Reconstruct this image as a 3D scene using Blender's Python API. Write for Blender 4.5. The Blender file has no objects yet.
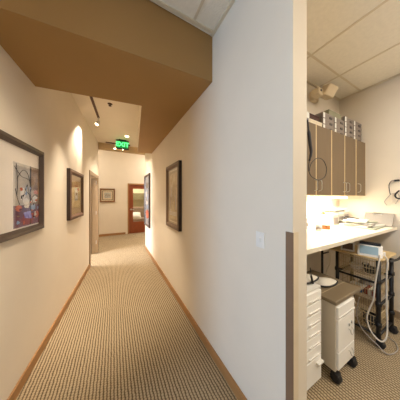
import bpy, math, random
from mathutils import Vector, Matrix
random.seed(7)
C = bpy.context.scene
COL = C.collection
PI = math.pi
EYE = 1.45
YAW = math.radians(27.72)

# ---------------------------------------------------------------- camera, world, exposure, daylight
cam_data = bpy.data.cameras.new('camera')
cam_data.sensor_width = 36.0
cam_data.lens = 163.5 / 400 * 36.0
cam_data.shift_y = -0.005
cam_data.clip_start = 0.02
cam = bpy.data.objects.new('camera', cam_data)
cam.location = (0, 0, EYE)
cam.rotation_euler = (PI / 2, 0, -YAW)
COL.objects.link(cam)
C.camera = cam

world = bpy.data.worlds.new('world')
C.world = world
world.use_nodes = True
world.node_tree.nodes['Background'].inputs[0].default_value = (0.75, 0.85, 1.0, 1)
world.node_tree.nodes['Background'].inputs[1].default_value = 0.6

C.view_settings.view_transform = 'Standard'
C.view_settings.look = 'None'
C.view_settings.gamma = 1.0
C.view_settings.use_curve_mapping = False
C.view_settings.exposure = 0.32

def light(name, kind, loc, energy, color, size=None, size_y=None, aim=None, angle=None, blend=0.5, parent=None, spread=None):
    d = bpy.data.lights.new(name, kind)
    d.energy = energy
    d.color = color
    if kind == 'AREA':
        d.shape = 'RECTANGLE' if size_y else 'SQUARE'
        d.size = size
        if size_y: d.size_y = size_y
        if spread: d.spread = spread
    elif size is not None:
        d.shadow_soft_size = size
    if kind == 'SPOT':
        d.spot_size = math.radians(angle); d.spot_blend = blend
    o = bpy.data.objects.new(name, d)
    o.location = loc
    if aim is not None:
        v = Vector(aim) - Vector(loc)
        o.rotation_euler = v.to_track_quat('-Z', 'Y').to_euler()
    COL.objects.link(o)
    return o

WARM = (1.0, 0.86, 0.68)
SOFTWARM = (1.0, 0.91, 0.79)
DAY = (0.44, 0.67, 1.0)
# daylight entering through the two windows (lamps fill the window openings)
light('daylight_lobby_window', 'AREA', (-3.42, 0.15, 1.45), 47, DAY, 1.35, 1.6, aim=(0.8, 0.35, 1.0), spread=2.5)
light('daylight_office_window', 'AREA', (-4.9, 4.62, 1.6), 200, (0.80, 0.86, 1.0), 0.9, 1.5, aim=(0, 4.62, 1.2))
light('office_fill_lamp', 'AREA', (-1.6, 4.60, 2.90), 110, (0.86, 0.90, 1.0), 0.5, 0.5, aim=(-0.6, 4.60, 0.9))  # unseen lamp added to brighten the floor patch at the doorway
# unseen troffers, lobby and hall ones added as fill (housings further down)
light('lobby_fill_lamp', 'AREA', (0.05, -0.75, 2.90), 3, SOFTWARM, 1.1, 0.5, aim=(0.05, -0.75, 0))
light('supply_troffer_lamp', 'AREA', (2.1, -0.55, 2.90), 29, (1.0, 0.93, 0.84), 1.1, 0.5, aim=(2.1, -0.55, 0))
light('hall_far_fill_lamp', 'AREA', (1.9, 6.2, 3.50), 36, SOFTWARM, 1.1, 0.5, aim=(1.9, 6.2, 0))
light('hall_side_fill_lamp', 'AREA', (-1.5, 6.2, 3.50), 22, SOFTWARM, 1.1, 0.5, aim=(-1.5, 6.2, 0))
light('end_room_troffer_lamp', 'AREA', (0.9, 8.6, 2.85), 40, SOFTWARM, 1.0, 0.5, aim=(0.9, 8.6, 0))

# ---------------------------------------------------------------- helpers
def lin(c):
    return tuple(((v / 255) / 12.92 if v / 255 <= 0.04045 else ((v / 255 + 0.055) / 1.055) ** 2.4) for v in c) + (1.0,)

def mat(name, rgb, rough=0.5, metal=0.0, var=0.06, scale=8.0, bump=0.0, bscale=60.0, emit=None, estr=0.0, spec=0.5, stretch=(1, 1, 1), rgb2=None):
    m = bpy.data.materials.new(name)
    m.use_nodes = True
    nt = m.node_tree
    b = nt.nodes['Principled BSDF']
    b.inputs['Roughness'].default_value = rough
    b.inputs['Metallic'].default_value = metal
    b.inputs['Specular IOR Level'].default_value = spec
    tc = nt.nodes.new('ShaderNodeTexCoord')
    mp = nt.nodes.new('ShaderNodeMapping')
    mp.inputs['Scale'].default_value = stretch
    nt.links.new(tc.outputs['Object'], mp.inputs['Vector'])
    n = nt.nodes.new('ShaderNodeTexNoise')
    n.inputs['Scale'].default_value = scale
    n.inputs['Detail'].default_value = 4
    nt.links.new(mp.outputs['Vector'], n.inputs['Vector'])
    r = nt.nodes.new('ShaderNodeValToRGB')
    a = lin(rgb)
    if rgb2 is None:
        lo = tuple(v * (1 - var) for v in a[:3]) + (1,)
        hi = tuple(min(1, v * (1 + var)) for v in a[:3]) + (1,)
    else:
        lo, hi = a, lin(rgb2)
    r.color_ramp.elements[0].color = lo; r.color_ramp.elements[0].position = 0.3
    r.color_ramp.elements[1].color = hi; r.color_ramp.elements[1].position = 0.7
    nt.links.new(n.outputs['Fac'], r.inputs['Fac'])
    nt.links.new(r.outputs['Color'], b.inputs['Base Color'])
    if bump > 0:
        n2 = nt.nodes.new('ShaderNodeTexNoise')
        n2.inputs['Scale'].default_value = bscale
        n2.inputs['Detail'].default_value = 3
        nt.links.new(mp.outputs['Vector'], n2.inputs['Vector'])
        bp = nt.nodes.new('ShaderNodeBump')
        bp.inputs['Strength'].default_value = bump
        bp.inputs['Distance'].default_value = 0.01
        nt.links.new(n2.outputs['Fac'], bp.inputs['Height'])
        nt.links.new(bp.outputs['Normal'], b.inputs['Normal'])
    if emit:
        b.inputs['Emission Color'].default_value = lin(emit)
        b.inputs['Emission Strength'].default_value = estr
    return m

def glass_mat(name, refl=0.07, tint=(1, 1, 1)):
    m = bpy.data.materials.new(name)
    m.use_nodes = True
    nt = m.node_tree
    nt.nodes.remove(nt.nodes['Principled BSDF'])
    t = nt.nodes.new('ShaderNodeBsdfTransparent'); t.inputs[0].default_value = tint + (1,)
    g = nt.nodes.new('ShaderNodeBsdfGlossy'); g.inputs['Roughness'].default_value = 0.03
    f = nt.nodes.new('ShaderNodeFresnel'); f.inputs[0].default_value = 1.45
    k = nt.nodes.new('ShaderNodeMath'); k.operation = 'ADD'; k.inputs[1].default_value = refl - 0.04
    nt.links.new(f.outputs[0], k.inputs[0])
    mx = nt.nodes.new('ShaderNodeMixShader')
    ge = nt.nodes.new('ShaderNodeNewGeometry')
    fr = nt.nodes.new('ShaderNodeMath'); fr.operation = 'SUBTRACT'; fr.inputs[0].default_value = 1.0
    nt.links.new(ge.outputs['Backfacing'], fr.inputs[1])
    kk = nt.nodes.new('ShaderNodeMath'); kk.operation = 'MULTIPLY'
    nt.links.new(k.outputs[0], kk.inputs[0]); nt.links.new(fr.outputs[0], kk.inputs[1])
    nt.links.new(kk.outputs[0], mx.inputs[0])
    nt.links.new(t.outputs[0], mx.inputs[1]); nt.links.new(g.outputs[0], mx.inputs[2])
    nt.links.new(mx.outputs[0], nt.nodes['Material Output'].inputs[0])
    return m

class MB:
    def __init__(self):
        self.v, self.f, self.m, self.s = [], [], [], []
    def add(self, vs, fs, mi=0, smooth=False, M=None):
        o = len(self.v)
        for p in vs:
            p = Vector(p)
            self.v.append(M @ p if M is not None else p)
        for f in fs:
            self.f.append([i + o for i in f]); self.m.append(mi); self.s.append(smooth)
        return self
    def box(self, x0, x1, y0, y1, z0, z1, mi=0, M=None):
        vs = [(x, y, z) for z in (z0, z1) for y in (y0, y1) for x in (x0, x1)]
        fs = [(0, 2, 3, 1), (4, 5, 7, 6), (0, 1, 5, 4), (2, 6, 7, 3), (0, 4, 6, 2), (1, 3, 7, 5)]
        return self.add(vs, fs, mi, False, M)
    def prism(self, poly, z0, z1, mi=0, M=None, zb=None, zt=None):
        # polygon in XY extruded along Z (counter-clockwise); zb / zt give each corner its own height
        n = len(poly)
        zb = zb or [z0] * n; zt = zt or [z1] * n
        vs = [(p[0], p[1], zb[i]) for i, p in enumerate(poly)] + [(p[0], p[1], zt[i]) for i, p in enumerate(poly)]
        fs = [tuple(range(n - 1, -1, -1)), tuple(range(n, 2 * n))]
        for i in range(n):
            j = (i + 1) % n
            fs.append((i, j, n + j, n + i))
        return self.add(vs, fs, mi, False, M)
    def tube(self, pts, r, n=8, mi=0, closed=False, M=None, caps=True):
        pts = [Vector(p) for p in pts]
        N = len(pts)
        vs, fs = [], []
        prev = None
        for i, p in enumerate(pts):
            a = pts[i - 1] if (i > 0 or closed) else p
            b = pts[(i + 1) % N] if (i < N - 1 or closed) else p
            t = (b - a)
            t = t.normalized() if t.length > 1e-9 else Vector((0, 0, 1))
            if prev is None:
                u = t.orthogonal().normalized()
            else:
                u = (prev - t * prev.dot(t))
                u = u.normalized() if u.length > 1e-6 else t.orthogonal().normalized()
            prev = u
            w = t.cross(u)
            rr = r[i] if isinstance(r, (list, tuple)) else r
            for k in range(n):
                a_ = 2 * PI * k / n
                vs.append(p + u * math.cos(a_) * rr + w * math.sin(a_) * rr)
        for i in range(N if closed else N - 1):
            j = (i + 1) % N
            for k in range(n):
                l = (k + 1) % n
                fs.append((i * n + k, i * n + l, j * n + l, j * n + k))
        if caps and not closed:
            fs.append(tuple(range(n - 1, -1, -1)))
            fs.append(tuple(range((N - 1) * n, N * n)))
        return self.add(vs, fs, mi, True, M)
    def lathe(self, prof, cx=0, cy=0, n=20, mi=0, M=None):
        # prof: (radius, z) from bottom to top
        vs, fs = [], []
        for (r, z) in prof:
            for k in range(n):
                a = 2 * PI * k / n
                vs.append((cx + r * math.cos(a), cy + r * math.sin(a), z))
        for i in range(len(prof) - 1):
            for k in range(n):
                l = (k + 1) % n
                fs.append((i * n + k, i * n + l, (i + 1) * n + l, (i + 1) * n + k))
        fs.append(tuple(range(n - 1, -1, -1)))
        fs.append(tuple(range((len(prof) - 1) * n, len(prof) * n)))
        return self.add(vs, fs, mi, True, M)
    def frame(self, w, h, t, d, y0=0.0, mi=0, z0=0.0, lip=0.0):
        # four mitred bars round a w x h opening edge (outer size), facing -Y, front at y0-d
        o = [(-w / 2, z0), (w / 2, z0), (w / 2, z0 + h), (-w / 2, z0 + h)]
        i = [(-w / 2 + t, z0 + t), (w / 2 - t, z0 + t), (w / 2 - t, z0 + h - t), (-w / 2 + t, z0 + h - t)]
        mdl = [((a[0] * .45 + b[0] * .55), (a[1] * .45 + b[1] * .55)) for a, b in zip(o, i)]
        vs = [(x, y0, z) for x, z in o] + [(x, y0 - d, z) for x, z in o] + [(x, y0 - d - lip, z) for x, z in mdl] + [(x, y0 - d * .55, z) for x, z in i] + [(x, y0, z) for x, z in i]
        fs = []
        for L in range(4):
            for k in range(4):
                j = (k + 1) % 4
                fs.append((L * 4 + k, L * 4 + j, L * 4 + 4 + j, L * 4 + 4 + k))
        for k in range(4):
            j = (k + 1) % 4
            fs.append((16 + k, 16 + j, j, k))
        return self.add(vs, fs, mi)
    def build(self, name, mats, parent=None, bevel=0.0, subsurf=0, loc=None):
        me = bpy.data.meshes.new(name)
        me.from_pydata([tuple(v) for v in self.v], [], self.f)
        if not isinstance(mats, (list, tuple)): mats = [mats]
        for m in mats: me.materials.append(m)
        for p, mi, s in zip(me.polygons, self.m, self.s):
            p.material_index = mi; p.use_smooth = s
        me.update()
        o = bpy.data.objects.new(name, me)
        COL.objects.link(o)
        if loc: o.location = loc
        if parent is not None: o.parent = parent
        if bevel > 0:
            b = o.modifiers.new('bevel', 'BEVEL'); b.width = bevel; b.segments = 2; b.limit_method = 'ANGLE'; b.angle_limit = math.radians(50)
        if subsurf:
            s = o.modifiers.new('sub', 'SUBSURF'); s.levels = subsurf; s.render_levels = subsurf
        return o

def tag(o, label=None, cat=None, group=None, kind=None):
    if label: o['label'] = label
    if cat: o['category'] = cat
    if group: o['group'] = group
    if kind: o['kind'] = kind
    return o

def thing(name, label, cat, loc=(0, 0, 0), rz=0.0, group=None):
    o = bpy.data.objects.new(name, None)
    o.empty_display_size = 0.05
    COL.objects.link(o)
    o.location = loc; o.rotation_euler = (0, 0, rz)
    return tag(o, label, cat, group)

def structure(name, mb, m, parent=None, bevel=0.0):
    o = mb.build(name, m, parent, bevel)
    if parent is None: o['kind'] = 'structure'
    return o

def copy_tree(o, parent=None):
    c = o.copy(); COL.objects.link(c)
    if parent is not None: c.parent = parent
    for ch in list(o.children):
        copy_tree(ch, c)
    return c

def smooth_path(pts, sub=6, closed=False):
    P = [Vector(p) for p in pts]; out = []
    n = len(P)
    for i in range(n if closed else n - 1):
        p0 = P[(i - 1) % n] if (i > 0 or closed) else P[0]
        p1 = P[i]; p2 = P[(i + 1) % n]
        p3 = P[(i + 2) % n] if (i + 2 < n or closed) else P[-1]
        for k in range(sub):
            t = k / sub
            out.append(0.5 * ((2 * p1) + (p2 - p0) * t + (2 * p0 - 5 * p1 + 4 * p2 - p3) * t * t + (3 * p1 - p0 - 3 * p2 + p3) * t ** 3))
    if not closed: out.append(P[-1])
    return out

# ---------------------------------------------------------------- materials
M = {}
M['wall'] = mat('wall_paint', (234, 222, 203), 0.75, var=0.02, scale=3, bump=0.05, bscale=140, spec=0.3)
M['ceil'] = mat('ceiling_paint', (238, 226, 206), 0.8, var=0.02, scale=3, spec=0.2)
M['soffit'] = mat('soffit_paint', (168, 132, 82), 0.6, var=0.03, scale=2, bump=0.03, bscale=120, spec=0.35)
M['tile'] = mat('acoustic_tile', (246, 238, 222), 0.9, var=0.03, scale=30, bump=0.35, bscale=70, spec=0.1)
M['tbar'] = mat('grid_bar', (226, 212, 186), 0.5, var=0.02)
M['basewood'] = mat('baseboard_wood', (168, 122, 74), 0.45, var=0.12, scale=6, stretch=(6, 1, 20))
M['trimwood'] = mat('door_casing_wood', (158, 136, 108), 0.5, var=0.1, scale=6, stretch=(12, 12, 1))
M['cherry'] = mat('cherry_wood', (140, 68, 30), 0.4, var=0.18, scale=5, stretch=(14, 14, 1))
M['chrome'] = mat('brushed_metal', (205, 203, 198), 0.3, 1.0, var=0.04, scale=30)
M['black'] = mat('black_plastic', (26, 24, 24), 0.45, var=0.15, scale=20)
M['rubber'] = mat('black_rubber', (32, 29, 28), 0.6, var=0.15, scale=20)
M['white'] = mat('white_plastic', (236, 232, 224), 0.45, var=0.02)
M['cream'] = mat('cream_plastic', (228, 216, 190), 0.5, var=0.03)
M['paper'] = mat('paper', (240, 237, 228), 0.85, var=0.03)
M['grey_card'] = mat('grey_card', (158, 148, 142), 0.7, var=0.06, scale=14)
M['glass'] = glass_mat('picture_glass')
M['clear'] = glass_mat('door_glass', 0.05)

# loop carpet: ribs along the hall, broken into knots
def carpet():
    m = bpy.data.materials.new('loop_carpet'); m.use_nodes = True
    nt = m.node_tree; b = nt.nodes['Principled BSDF']
    N = nt.nodes.new; L = nt.links.new
    b.inputs['Roughness'].default_value = 0.95; b.inputs['Specular IOR Level'].default_value = 0.1
    tc = N('ShaderNodeTexCoord'); sx = N('ShaderNodeSeparateXYZ'); L(tc.outputs['Object'], sx.inputs[0])
    def mth(op, a, bb=None):
        n = N('ShaderNodeMath'); n.operation = op
        for i, v in enumerate((a, bb)):
            if v is None: continue
            if isinstance(v, (int, float)): n.inputs[i].default_value = v
            else: L(v, n.inputs[i])
        return n.outputs[0]
    wob = N('ShaderNodeTexNoise'); wob.inputs['Scale'].default_value = 25; L(tc.outputs['Object'], wob.inputs['Vector'])
    w = mth('MULTIPLY', mth('SUBTRACT', wob.outputs['Fac'], 0.5), 0.012)
    px = mth('DIVIDE', mth('ADD', sx.outputs['X'], w), 0.0235)
    col = mth('FLOOR', px)
    odd = mth('MODULO', mth('ABSOLUTE', col), 2.0)
    ribs = mth('ABSOLUTE', mth('SINE', mth('MULTIPLY', px, PI)))
    py = mth('ADD', mth('DIVIDE', mth('ADD', sx.outputs['Y'], w), 0.019), mth('MULTIPLY', odd, 0.5))
    knots = mth('ABSOLUTE', mth('SINE', mth('MULTIPLY', py, PI)))
    h = mth('MULTIPLY', mth('POWER', ribs, 0.7), mth('ADD', mth('MULTIPLY', mth('POWER', knots, 0.6), 0.45), 0.55))
    fine = N('ShaderNodeTexNoise'); fine.inputs['Scale'].default_value = 160; L(tc.outputs['Object'], fine.inputs['Vector'])
    big = N('ShaderNodeTexNoise'); big.inputs['Scale'].default_value = 2.5; L(tc.outputs['Object'], big.inputs['Vector'])
    h2 = mth('ADD', h, mth('MULTIPLY', mth('SUBTRACT', fine.outputs['Fac'], 0.5), 0.5))
    h3 = mth('ADD', h2, mth('MULTIPLY', mth('SUBTRACT', big.outputs['Fac'], 0.5), 0.12))
    r = N('ShaderNodeValToRGB')
    r.color_ramp.elements[0].position = 0.12; r.color_ramp.elements[0].color = lin((78, 64, 46))
    r.color_ramp.elements[1].position = 0.85; r.color_ramp.elements[1].color = lin((188, 168, 137))
    e = r.color_ramp.elements.new(0.5); e.color = lin((137, 119, 92))
    L(h3, r.inputs['Fac']); L(r.outputs['Color'], b.inputs['Base Color'])
    bp = N('ShaderNodeBump'); bp.inputs['Strength'].default_value = 0.35; bp.inputs['Distance'].default_value = 0.006
    L(h2, bp.inputs['Height']); L(bp.outputs['Normal'], b.inputs['Normal'])
    return m
M['carpet'] = carpet()

# ---------------------------------------------------------------- setting
def lx(y):            # face of the hall's left wall
    return -0.650 + 0.075 * (y - 1.5)
CZ = 2.933            # ceiling height
HZ = 3.55             # ceiling of the cross hall
structure('floor', MB().box(-5.2, 4.3, -3.2, 10.0, -0.1, 0.0), M['carpet'])

W0, W1 = 4.13, 5.06   # doorway in the left wall
T = 0.13
def left_seg(a, b, z0, z1):
    return MB().prism([(lx(a), a), (lx(b), b), (lx(b) - T, b), (lx(a) - T, a)], z0, z1)
structure('wall_left', left_seg(1.0, W0, 0, CZ), M['wall'])
structure('wall_left_header', left_seg(W0, W1, 1.97, CZ), M['wall'])
structure('wall_left_end', left_seg(W1, 5.19, 0, CZ), M['wall'])
structure('wall_left_return', MB().box(-3.55, lx(1.0) - T, 1.0, 1.13, 0, CZ), M['wall'])
structure('wall_right', MB().box(0.80, 0.92, 0.513, 4.95, 0, CZ), M['wall'])
structure('wall_back', MB().box(0.92, 3.15, 1.215, 1.33, 0, CZ), M['wall'])
structure('wall_side', MB().box(3.03, 3.15, -3.1, 1.215, 0, CZ), M['wall'])
structure('wall_rear', MB().box(-3.55, 3.15, -3.2, -3.1, 0, CZ), M['wall'])
wl = MB()
wl.box(-3.6, -3.5, -3.1, -0.55, 0, CZ); wl.box(-3.6, -3.5, 0.85, 1.0, 0, CZ)
wl.box(-3.6, -3.5, -0.55, 0.85, 0, 0.60); wl.box(-3.6, -3.5, -0.55, 0.85, 2.30, CZ)
structure('wall_lobby', wl, M['wall'])
wf = MB()
for (ya, yb) in ((-0.55, -0.49), (0.12, 0.18), (0.79, 0.85)): wf.box(-3.58, -3.52, ya, yb, 0.60, 2.30)
for (za, zb) in ((0.60, 0.66), (2.24, 2.30)): wf.box(-3.58, -3.52, -0.49, 0.79, za, zb)
structure('window_1', wf, M['white'])
# side office behind the left doorway
structure('wall_office_near', MB().box(-5.0, lx(3.3) - T, 3.2, 3.3, 0, CZ), M['wall'])
structure('wall_office_far', MB().box(-5.0, lx(5.19) - T, 5.19 - 0.12, 5.19, 0, CZ), M['wall'])
wo = MB()
wo.box(-5.1, -5.0, 3.2, 4.1, 0, CZ); wo.box(-5.1, -5.0, 5.05, 5.19, 0, CZ)
wo.box(-5.1, -5.0, 4.1, 5.05, 0, 0.8); wo.box(-5.1, -5.0, 4.1, 5.05, 2.4, CZ)
structure('wall_office_window', wo, M['wall'])
wf = MB()
for (ya, yb) in ((4.1, 4.15), (5.0, 5.05)): wf.box(-5.08, -5.02, ya, yb, 0.8, 2.4)
for (za, zb) in ((0.8, 0.85), (2.35, 2.4)): wf.box(-5.08, -5.02, 4.15, 5.0, za, zb)
structure('window_2', wf, M['white'])
# cross hall and the room behind the far door
DX0, DX1 = 0.535, 1.36
FY = 7.18
structure('wall_far', MB().box(-3.6, DX0 - 0.05, FY, FY + 0.12, 0, HZ), M['wall'])
structure('wall_far_header', MB().box(DX0 - 0.05, DX1 + 0.05, FY, FY + 0.12, 2.04, HZ), M['wall'])
structure('wall_far_right', MB().box(DX1 + 0.05, 4.2, FY, FY + 0.12, 0, HZ), M['wall'])
structure('wall_cross_left', MB().box(-3.7, -3.6, 5.19, FY + 0.12, 0, HZ), M['wall'])
structure('wall_cross_right', MB().box(4.2, 4.3, 4.83, FY + 0.12, 0, HZ), M['wall'])
structure('wall_cross_near', MB().box(0.92, 4.2, 4.83, 4.95, 0, HZ), M['wall'])
M['sage'] = mat('sage_wall_paint', (214, 204, 168), 0.75, var=0.03)
structure('wall_end_room_back', MB().box(-0.4, 2.6, 9.6, 9.7, 0, CZ), M['sage'])
structure('wall_end_room_left', MB().box(-0.5, -0.4, FY + 0.12, 9.7, 0, CZ), M['sage'])
structure('wall_end_room_right', MB().box(2.6, 2.7, FY + 0.12, 9.7, 0, CZ), M['sage'])
# ceilings
structure('ceiling', MB().box(-3.7, 3.15, -3.2, 1.33, CZ, CZ + 0.1), M['tile'])
structure('ceiling_hall', MB().box(-5.1, 0.92, 1.33, 5.2, CZ, CZ + 0.1), M['ceil'])
structure('ceiling_cross_hall', MB().box(-3.7, 4.3, 4.83, FY + 0.12, HZ, HZ + 0.1), M['ceil'])
structure('ceiling_end_room', MB().box(-0.5, 2.7, FY + 0.12, 9.7, CZ, CZ + 0.1), M['ceil'])
structure('wall_cross_upper', MB().box(-3.7, 0.92, 5.2, 5.3, CZ, HZ), M['wall'])
# suspended grid bars, wall angles
g = MB()
for k in range(-9, 1):
    x = 2.42 + 0.61 * k
    if abs(x - 0.86) < 0.09: continue
    g.box(x - 0.010, x + 0.010, -3.1, 1.215 if x > 0.92 else 1.26, CZ - 0.004, CZ)
for k in range(-6, 1):
    y = 0.967 + 0.61 * k
    for (xa, xb) in ((-3.5, 0.80), (0.92, 3.03)):
        if y < 0.5 and xa < 0: xb = 3.03
        elif y < 0.5: continue
        g.box(xa, xb, y - 0.010, y + 0.010, CZ - 0.004, CZ)
g.box(0.775, 0.80, 0.52, 1.27, CZ - 0.012, CZ); g.box(-0.7, 0.775, 1.225, 1.25, CZ - 0.012, CZ)
g.box(3.005, 3.03, -3.1, 1.215, CZ - 0.012, CZ); g.box(0.92, 3.005, 1.19, 1.215, CZ - 0.012, CZ)
structure('trim_1', g, M['tbar'])

# dropped brown soffit: across the hall, then a narrow strip along the right wall
sb = lambda x: EYE + 1.068 + 0.058 * (x - 0.80)
poly = [(0.80, 1.278), (0.80, 4.02), (0.485, 4.02), (0.274, 1.935), (lx(1.955) - 0.01, 1.955), (lx(1.233) - 0.01, 1.233)]
so = MB()
so.prism(poly, 0, 0, zb=[sb(p[0]) for p in poly], zt=[CZ] * 6)
for i, f in enumerate(so.f):
    so.m[i] = 1 if i in (3, 4, 5) else 0
structure('soffit', so, [M['soffit'], M['ceil']])
# header at the end of the hall ceiling, shade painted into its tan
structure('trim_2', MB().prism([(lx(5.19), 5.10), (0.92, 5.10), (0.92, 5.20), (lx(5.19), 5.20)], EYE + 1.31, CZ), mat('header_shaded_tan', (206, 180, 140), 0.7, var=0.02))

# baseboards
BH = 0.085
structure('baseboard_left', MB().prism([(lx(1.0) + 0.014, 1.0), (lx(W0 - 0.07) + 0.014, W0 - 0.07), (lx(W0 - 0.07), W0 - 0.07), (lx(1.0), 1.0)], 0, BH), M['basewood'], bevel=0.003)
structure('baseboard_right', MB().box(0.786, 0.80, 0.56, 4.95, 0, BH), M['basewood'], bevel=0.003)
structure('baseboard_far', MB().box(-3.6, DX0 - 0.13, FY - 0.014, FY, 0, BH), M['basewood'])
structure('baseboard_side', MB().box(3.016, 3.03, -3.1, 1.215, 0, BH), M['trimwood'])
structure('baseboard_back', MB().box(0.92, 3.016, 1.201, 1.215, 0, BH), M['trimwood'])

# ---- left doorway: casing and the open door leaf
M['leaf'] = mat('pale_door_paint', (140, 146, 156), 0.5, var=0.05)
d1 = MB()
def casing(a, b, z0, z1, out=0.018):
    d1.prism([(lx(a) + out, a), (lx(b) + out, b), (lx(b) - T - 0.01, b), (lx(a) - T - 0.01, a)], z0, z1)
casing(W0 - 0.07, W0 + 0.02, 0, 2.03); casing(W1 - 0.02, W1 + 0.06, 0, 2.03); casing(W0 + 0.02, W1 - 0.02, 1.95, 2.03)
door1 = structure('door_1', d1, M['trimwood'], bevel=0.004)
lf = MB().box(0, 0.86, -0.022, 0.022, 0.01, 1.945)
leaf = lf.build('door_leaf', M['leaf'], door1, bevel=0.003, loc=(lx(W1) - T - 0.01, W1 - 0.05, 0))
leaf.rotation_euler = (0, 0, math.radians(180 - 2))
hn = MB()
for z in (0.25, 1.02, 1.80): hn.tube([(lx(W1) - 0.03, W1 - 0.026, z), (lx(W1) - 0.03, W1 - 0.026, z + 0.09)], 0.008)
hn.build('hinge', M['chrome'], door1)

# ---- far door: cherry frame, glass lite, lever
d2 = MB()
d2.box(DX0 - 0.05, DX0, FY - 0.02, FY + 0.12, 0, 2.04); d2.box(DX1, DX1 + 0.05, FY - 0.02, FY + 0.12, 0, 2.04); d2.box(DX0, DX1, FY - 0.02, FY + 0.12, 1.99, 2.04)
door2 = structure('door_2', d2, M['basewood'], bevel=0.004)
dl = MB()
a, b = DX0 + 0.003, DX1 - 0.003
dl.box(a, a + 0.15, FY + 0.02, FY + 0.064, 0.01, 1.985); dl.box(b - 0.15, b, FY + 0.02, FY + 0.064, 0.01, 1.985)
dl.box(a + 0.15, b - 0.15, FY + 0.02, FY + 0.064, 0.01, 0.47); dl.box(a + 0.15, b - 0.15, FY + 0.02, FY + 0.064, 1.83, 1.985)
leaf2 = dl.build('door_leaf', M['cherry'], door2, bevel=0.003)
MB().box(a + 0.15, b - 0.15, FY + 0.038, FY + 0.046, 0.47, 1.83).build('glass_pane', M['clear'], leaf2)
hd = MB().tube([(a + 0.07, FY + 0.02, 0.98), (a + 0.07, FY - 0.03, 0.98)], 0.014).tube([(a + 0.07, FY - 0.035, 0.98), (a + 0.19, FY - 0.035, 0.98)], 0.01)
hd.lathe([(0.032, 0), (0.032, 0.008)], M=Matrix.Translation((a + 0.07, FY + 0.02, 0.98)) @ Matrix.Rotation(PI / 2, 4, 'X'))
hd.build('door_handle', M['chrome'], leaf2)

# corner guard on the near end of the right wall
M['guard_a'] = mat('brown_vinyl', (128, 100, 76), 0.5, var=0.06)
cg = MB()
cg.box(0.796, 0.7995, 0.509, 0.550, 0, 1.275); cg.box(0.7995, 0.84, 0.509, 0.5125, 0, 1.275, 1)
M['guard_b'] = mat('beige_vinyl', (226, 208, 178), 0.5, var=0.04)
tag(cg.build('corner_guard', [M['guard_a'], M['guard_b']]), 'brown vinyl corner guard strip on the near end of the right wall', 'corner guard')

# ---------------------------------------------------------------- framed pictures
M['frame_dark'] = mat('walnut_frame', (96, 66, 46), 0.4, var=0.2, scale=8, stretch=(1, 1, 1))
M['frame_grey'] = mat('grey_brown_frame', (78, 63, 54), 0.4, var=0.15, scale=8)
M['frame_brown'] = mat('brown_frame', (120, 78, 40), 0.4, var=0.15, scale=8)
M['frame_taupe'] = mat('taupe_frame', (122, 94, 70), 0.4, var=0.15, scale=8)
M['frame_edge'] = mat('black_frame_edge', (40, 24, 18), 0.4, var=0.1)
M['mat_white'] = mat('white_mat_board', (232, 222, 210), 0.85, var=0.02)
M['mat_tan'] = mat('tan_mat_board', (190, 165, 125), 0.85, var=0.03)
M['mat_cream'] = mat('cream_mat_board', (222, 204, 170), 0.85, var=0.03)

def picture(name, label, loc, rz, w, h, t, d, fmat, edge, mmat, mw, art, artmats, lip=0.006, inner=None):
    p = thing(name, label, 'picture', loc, rz, 'framed pictures in the hallway')
    f = MB().frame(w, h, t, d, 0.0, 0, 0.0, lip)
    for i in range(4): f.m[i] = 1
    f.build('frame', [fmat, edge], p)
    MB().box(-w / 2 + t * .9, w / 2 - t * .9, -d * .40, -d * .12, t * .9, h - t * .9).build('mat_board', mmat, p)
    if inner:
        q = MB().frame(w - 2 * t - 2 * inner[0], h - 2 * t - 2 * inner[0], inner[1], 0.004, -d * .40, 0, t + inner[0], 0.001)
        q.build('inner_border', inner[2], p)
    a = MB(); art(a, -w / 2 + t + mw[0], w / 2 - t - mw[1], t + mw[2], h - t - mw[3], -d * .40)
    a.build('print', artmats, p)
    MB().box(-w / 2 + t * .95, w / 2 - t * .95, -d * .54, -d * .50, t * .95, h - t * .95).build('glass', M['glass'], p)
    return p

AM = {
 'bg': mat('print_ground', (176, 172, 170), 0.8, rgb2=(206, 196, 180), scale=9),
 'ink': mat('print_ink', (46, 40, 40), 0.8), 'plum': mat('print_plum', (122, 62, 74), 0.8, rgb2=(96, 66, 92), scale=14),
 'violet': mat('print_violet', (110, 92, 170), 0.8, rgb2=(176, 180, 232), scale=40), 'tan': mat('print_tan', (170, 140, 110), 0.8, rgb2=(120, 96, 78), scale=16),
 'red': mat('print_red', (170, 66, 48), 0.8, rgb2=(200, 120, 90), scale=20), 'pale': mat('print_pale', (228, 222, 216), 0.8), 'blue': mat('print_blue', (140, 160, 190), 0.8),
 'gold': mat('print_gold', (196, 164, 112), 0.8, rgb2=(224, 204, 160), scale=12), 'umber': mat('print_umber', (140, 108, 74), 0.8, rgb2=(176, 146, 104), scale=18),
 'sketch': mat('print_sketch', (205, 200, 186), 0.8, rgb2=(160, 158, 150), scale=24),
 'slate': mat('print_slate', (92, 98, 108), 0.8, rgb2=(168, 172, 176), scale=12),
}
def blob(a, cx, cz, rx, rz_, y, mi, n=16, jag=0.18):
    rnd = random.Random(int(abs(cx * 7919 + cz * 104729) * 100))
    vs = []
    for k in range(n):
        q = 2 * PI * k / n; s = 1 + rnd.uniform(-jag, jag)
        vs.append((cx + math.cos(q) * rx * s, y, cz + math.sin(q) * rz_ * s))
    a.add(vs, [tuple(range(n))], mi)

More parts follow.
